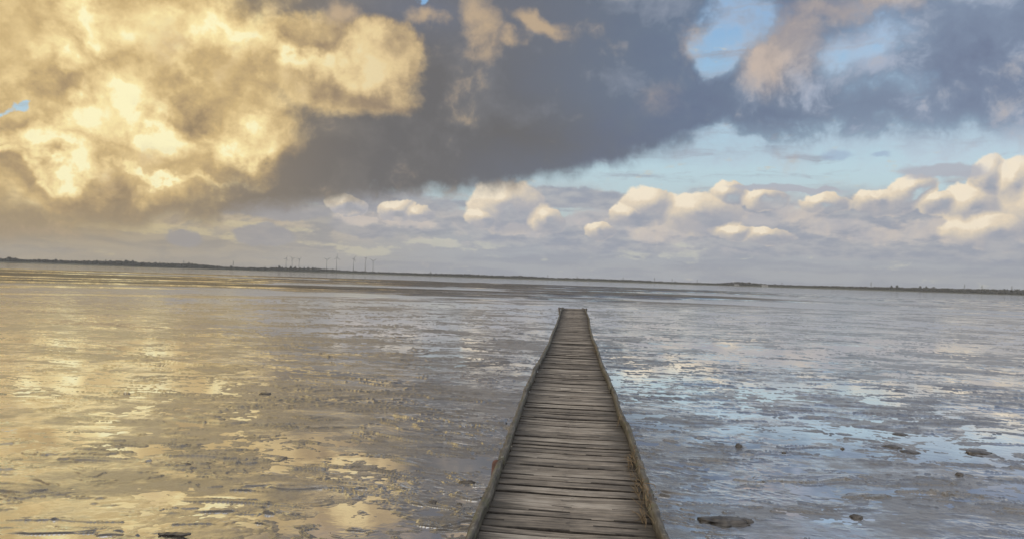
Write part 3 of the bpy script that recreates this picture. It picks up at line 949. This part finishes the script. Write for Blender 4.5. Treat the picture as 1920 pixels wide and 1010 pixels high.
q = random.Random(21)
mb = MB()
a = -700.0
while a < 2600:
    hp = float(np.interp(a, pxs, phs))
    H = hp * PXM
    for row in range(2):
        hh = max(5.0, (H + 3.5 - 3.5) * q.uniform(0.80, 1.08))
        c = bearing(a + q.uniform(-2, 2), SH + 45 + row * 60 + q.uniform(-20, 20), 3.0 + hh * 0.45)
        leaf_clump(mb, c, (q.uniform(6, 11), 9, hh * 0.55), q, 44)
    a += q.uniform(1.7, 2.9)
tag(mb.build('far_wood', FOLI), 'dark hazy belt of trees and scrub along the whole far shore', 'woodland', kind='stuff')

def far_tree(px, top_px, wid, seed, label, group, dist=SH - 10):
    """a distinct tree whose top stands top_px above the eye line"""
    q = random.Random(seed)
    H = top_px * dist / FPX + CAM.z
    base = bearing(px, dist, 3.5)
    t = empty('far_tree', base)
    tag(t, label, 'tree', group)
    hh = H - 3.5
    tr = MB()
    tr.tube([(0, 0, -0.8), (0, 0, hh * 0.35), (q.uniform(-1, 1), 0, hh * 0.8)], [0.9, 0.7, 0.25], 7)
    for k in range(6):
        a = q.uniform(0, 6.28); z0 = hh * q.uniform(0.3, 0.6)
        tr.tube([(0, 0, z0), (math.cos(a) * wid * 0.3, math.sin(a) * wid * 0.3, z0 + hh * 0.25)], [0.35, 0.12], 5)
    tr.build('trunk', BARK, t)
    cr = MB()
    for k in range(9):
        a = q.uniform(0, 6.28); rr = wid * 0.33 * q.random()
        leaf_clump(cr, (math.cos(a) * rr, math.sin(a) * rr, hh * q.uniform(0.45, 0.84)), (wid * 0.26, wid * 0.26, hh * 0.17), q, 34)
    cr.build('crown', FOLI, t)
TG = 'single trees standing above the far shore wood'
for i, (px, tp, wd, lb) in enumerate([
    (17, 9.6, 24, 'rounded tree clump at the far left end of the shore'), (30, 8.6, 24, 'lower round tree just right of the leftmost clump on the shore'),
    (105, 8.6, 16, 'small pointed tree on the far shore between the leftmost clump and the long wood'),
    (205, 9.6, 15, 'narrow tree at the left end of the long wood on the left shore'), (236, 10.4, 22, 'broad flat topped tree in the middle of the long wood on the left shore'),
    (249, 10.2, 20, 'broad tree right beside the flat topped one on the left shore'), (354, 10.8, 14, 'thin tall tree at the right end of the long wood on the left shore'),
    (360, 9.8, 12, 'second thin tree close right of the tall one on the left shore'),
    (524, 10.0, 16, 'tall pointed tree just left of the wind turbines'), (545, 9.5, 13, 'bare tree at the foot of the second of the small turbines'),
    (553, 9.8, 14, 'round tree between the second and third small turbines'), (570, 9.6, 11, 'slim tree just right of the third small turbine'),
    (577, 9.8, 11, 'slim tree in the middle of the row right of the small turbines'), (586, 9.6, 14, 'fuller tree near the right end of the row beside the small turbines'),
    (592, 9.3, 14, 'last tree of the row between the small and the large turbines'), (433, 7.4, 11, 'lone small tree beside the left pylon'),
    (808, 7.0, 12, 'dark tree on the shore right of the last turbine'), (1266, 5.4, 10, 'single small tree left of the wooded hill'),
    (1453, 6.0, 12, 'small round tree right of the pale shed'), (1672, 9.0, 11, 'thin tree, left of the close pair on the right dike'), (1681, 9.4, 15, 'round tree, right of the close pair on the right dike'),
    (1725, 9.6, 11, 'leftmost of three round trees on the right dike'), (1736, 9.4, 13, 'middle one of three round trees on the right dike'), (1750, 9.2, 15, 'rightmost of three round trees on the right dike')]):
    far_tree(px, tp, wd, 300 + i, lb, TG)

# wind turbines
def turbine(px, hub_py, dist, blade_px, rot, label, group, twist=0.0):
    k = dist / FPX
    hub = (hline(px) - hub_py) * k + CAM.z
    base = bearing(px, dist, 4.0)
    hh = hub - 4.0
    face = math.atan2(base.x, base.y)
    t = empty('wind_turbine', base, -face + twist)
    tag(t, label, 'wind turbine', group)
    mb = MB(); mb.tube([(0, 0, -1), (0, 0, hh * 0.5), (0, 0, hh - 1.5)], [2.6, 2.0, 1.5], 14); mb.build('tower', TOWER, t, True)
    mb = MB(); mb.tube([(0, -3.6, hh), (0, -2.5, hh), (0, 5.0, hh), (0, 6.2, hh + .2)], [1.5, 1.9, 1.8, 1.1], 10); mb.build('nacelle', TOWER, t, True)
    ro = MB(); ro.tube([(0, -3.5, hh), (0, -4.4, hh), (0, -5.3, hh)], [1.6, 1.4, 0.4], 10)
    rotor = ro.build('rotor', TOWER, t, True)
    L = blade_px * k
    for b in range(3):
        an = RAD(rot + 120 * b)
        dx, dz = math.sin(an), math.cos(an)
        px_, pz_ = math.cos(an), -math.sin(an)
        rings = []
        for f_, ch, tk in ((0.03, 1.1, 1.1), (0.18, 1.9, 0.7), (0.5, 1.3, 0.4), (0.8, 0.8, 0.25), (1.0, 0.25, 0.1)):
            c = Vector((dx * L * f_, -4.4, hh + dz * L * f_))
            ring = []
            for j in range(8):
                w = 2 * math.pi * j / 8
                ring.append(c + Vector((px_, 0, pz_)) * (math.cos(w) * ch) + Vector((0, 1, 0)) * (math.sin(w) * tk))
            rings.append(ring)
        mb = MB(); mb.ring_loft(rings); mb.build('blade', TOWER, rotor, True)
WG = 'wind turbines on the far shore'
turbine(535.8, 485.6, 5200, 6.5, 20, 'leftmost and faintest of the three small wind turbines', WG, 0.3)
turbine(547.2, 485.6, 5100, 6.5, 75, 'middle one of the three small wind turbines, behind the bare trees', WG, 0.2)
turbine(560.2, 486.6, 5100, 6.5, 45, 'rightmost of the three small wind turbines', WG, 0.5)
turbine(612.2, 487.2, 4150, 8.6, 60, 'large wind turbine with blades in a Y, leftmost of the five large ones', WG, 0.1)
turbine(630.4, 483.6, 4250, 8.6, 0, 'large wind turbine with one blade straight up, next to the leftmost large one', WG, 0.5)
turbine(662.3, 485.4, 4250, 8.2, 30, 'large wind turbine with one blade leaning right, middle of the five large ones', WG, 0.6)
turbine(684.5, 484.0, 4350, 8.2, 0, 'large wind turbine seen edge on as one thin upright line', WG, 1.45)
turbine(699.0, 489.3, 4150, 9.0, 60, 'lowest large wind turbine with a clear Y of blades, rightmost of all', WG, 0.0)

# lattice pylons and masts
def pylon(px, top_px, dist, label, seed):
    k = dist / FPX
    base = bearing(px, dist, 3.0)
    H = top_px * k + CAM.z - 3.0
    t = empty('power_pylon', base, -math.atan2(base.x, base.y) + 0.3)
    tag(t, label, 'pylon', 'power pylons and masts on the far shore')
    mb = MB()
    w0, w1 = H * 0.075, H * 0.018
    lv = 7
    for sx in (-1, 1):
        for sy in (-1, 1):
            mb.tube([(sx * w0, sy * w0, -1), (sx * w1, sy * w1, H)], [0.34, 0.24], 4)
    for i in range(lv):
        f0, f1 = i / lv, (i + 1) / lv
        a0 = w0 + (w1 - w0) * f0; a1 = w0 + (w1 - w0) * f1
        for sy in (-1, 1):
            mb.tube([(-a0, sy * a0, H * f0), (a1, sy * a1, H * f1)], 0.16, 4)
            mb.tube([(a0, sy * a0, H * f0), (-a1, sy * a1, H * f1)], 0.16, 4)
    mb.build('lattice_mast', STEEL, t)
    for f_, w in ((0.97, 0.11), (0.84, 0.17), (0.71, 0.13)):
        mb = MB(); mb.tube([(-H * w, 0, H * f_), (0, 0, H * f_ + 0.6), (H * w, 0, H * f_)], [0.15, 0.4, 0.15], 4); mb.build('cross_arm', STEEL, t)
for i, (px, tp, lb) in enumerate([(344, 13, 'faint pylon behind the tall thin trees on the left shore'), (437, 15, 'pylon standing left of the wind turbines'),
    (807, 9, 'thin pylon beside the dark tree right of the turbines'), (1027, 9, 'pylon on the shore just left of the jetty end'), (1082, 8, 'pylon straight beyond the jetty end'), (1168, 9, 'pylon on the shore just right of the jetty end'),
    (1227, 10, 'first of the pylons between the jetty end and the wooded hill'), (1260, 9, 'second of the pylons between the jetty end and the wooded hill'), (1307, 8.5, 'pylon nearest the left foot of the wooded hill'), (1466, 8.5, 'low pylon right of the pale shed'),
    (1633, 13, 'pylon left of the close pair of trees on the right dike'), (1808, 14, 'darkest pylon, first right of the three round trees'), (1841, 13, 'faint pylon, second right of the three round trees'), (1897, 13, 'pylon nearest the right edge of the picture')]):
    pylon(px, tp, 4700, lb, i)

# pale sheds at the foot of the wooded hill
def shed(px, wpx, hpx, label):
    dist = SH - 25
    k = dist / FPX
    b = bearing(px, dist, 3.4)
    W, H = wpx * k, hpx * k
    t = empty('farm_shed', b, -math.atan2(b.x, b.y))
    tag(t, label, 'shed', 'pale sheds on the far shore')
    mb = MB(); mb.box((0, 0, H / 2 - 0.3), (W, 14, H)); mb.build('wall', WALLP, t)
    mb = MB()
    mb.v = [Vector(p_) for p_ in ((-W / 2 - .5, -7.6, H - .3), (W / 2 + .5, -7.6, H - .3), (W / 2 + .5, 7.6, H - .3), (-W / 2 - .5, 7.6, H - .3), (-W / 2 - .5, 0, H + 3), (W / 2 + .5, 0, H + 3))]
    mb.f = [(0, 1, 5, 4), (2, 3, 4, 5), (0, 4, 3), (1, 2, 5), (3, 2, 1, 0)]
    mb.build('roof', ROOFM, t)
    mb = MB(); mb.box((W * 0.2, -7.06, H * 0.35), (5, 0.2, H * 0.62)); mb.build('door', ROOFM, t)
shed(1381, 8, 1.6, 'small pale shed under the wooded hill, left of the longer one')
shed(1434, 11, 1.9, 'long pale shed right of the wooded hill')

# ------------------------------------------------------------------ haze
HZ = True
if HZ:
    V = [Vector((sx * 7000, sy, z)) for z in (-3, 150) for sx, sy in ((-1, -600), (1, -600), (1, 7600), (-1, 7600))]
    F = [(3, 2, 1, 0), (4, 5, 6, 7), (0, 1, 5, 4), (1, 2, 6, 5), (2, 3, 7, 6), (3, 0, 4, 7)]
    hm = bpy.data.materials.new('haze')
    hm.use_nodes = True
    nt = hm.node_tree
    nt.nodes.clear()
    pv = nt.nodes.new('ShaderNodeVolumePrincipled')
    pv.inputs['Color'].default_value = (0.85, 0.88, 0.92, 1)
    pv.inputs['Density'].default_value = 0.00006
    ou = nt.nodes.new('ShaderNodeOutputMaterial')
    nt.links.new(pv.outputs[0], ou.inputs['Volume'])
    hz = obj('haze', mesh('haze', V, F), hm)
    tag(hz, kind='stuff')
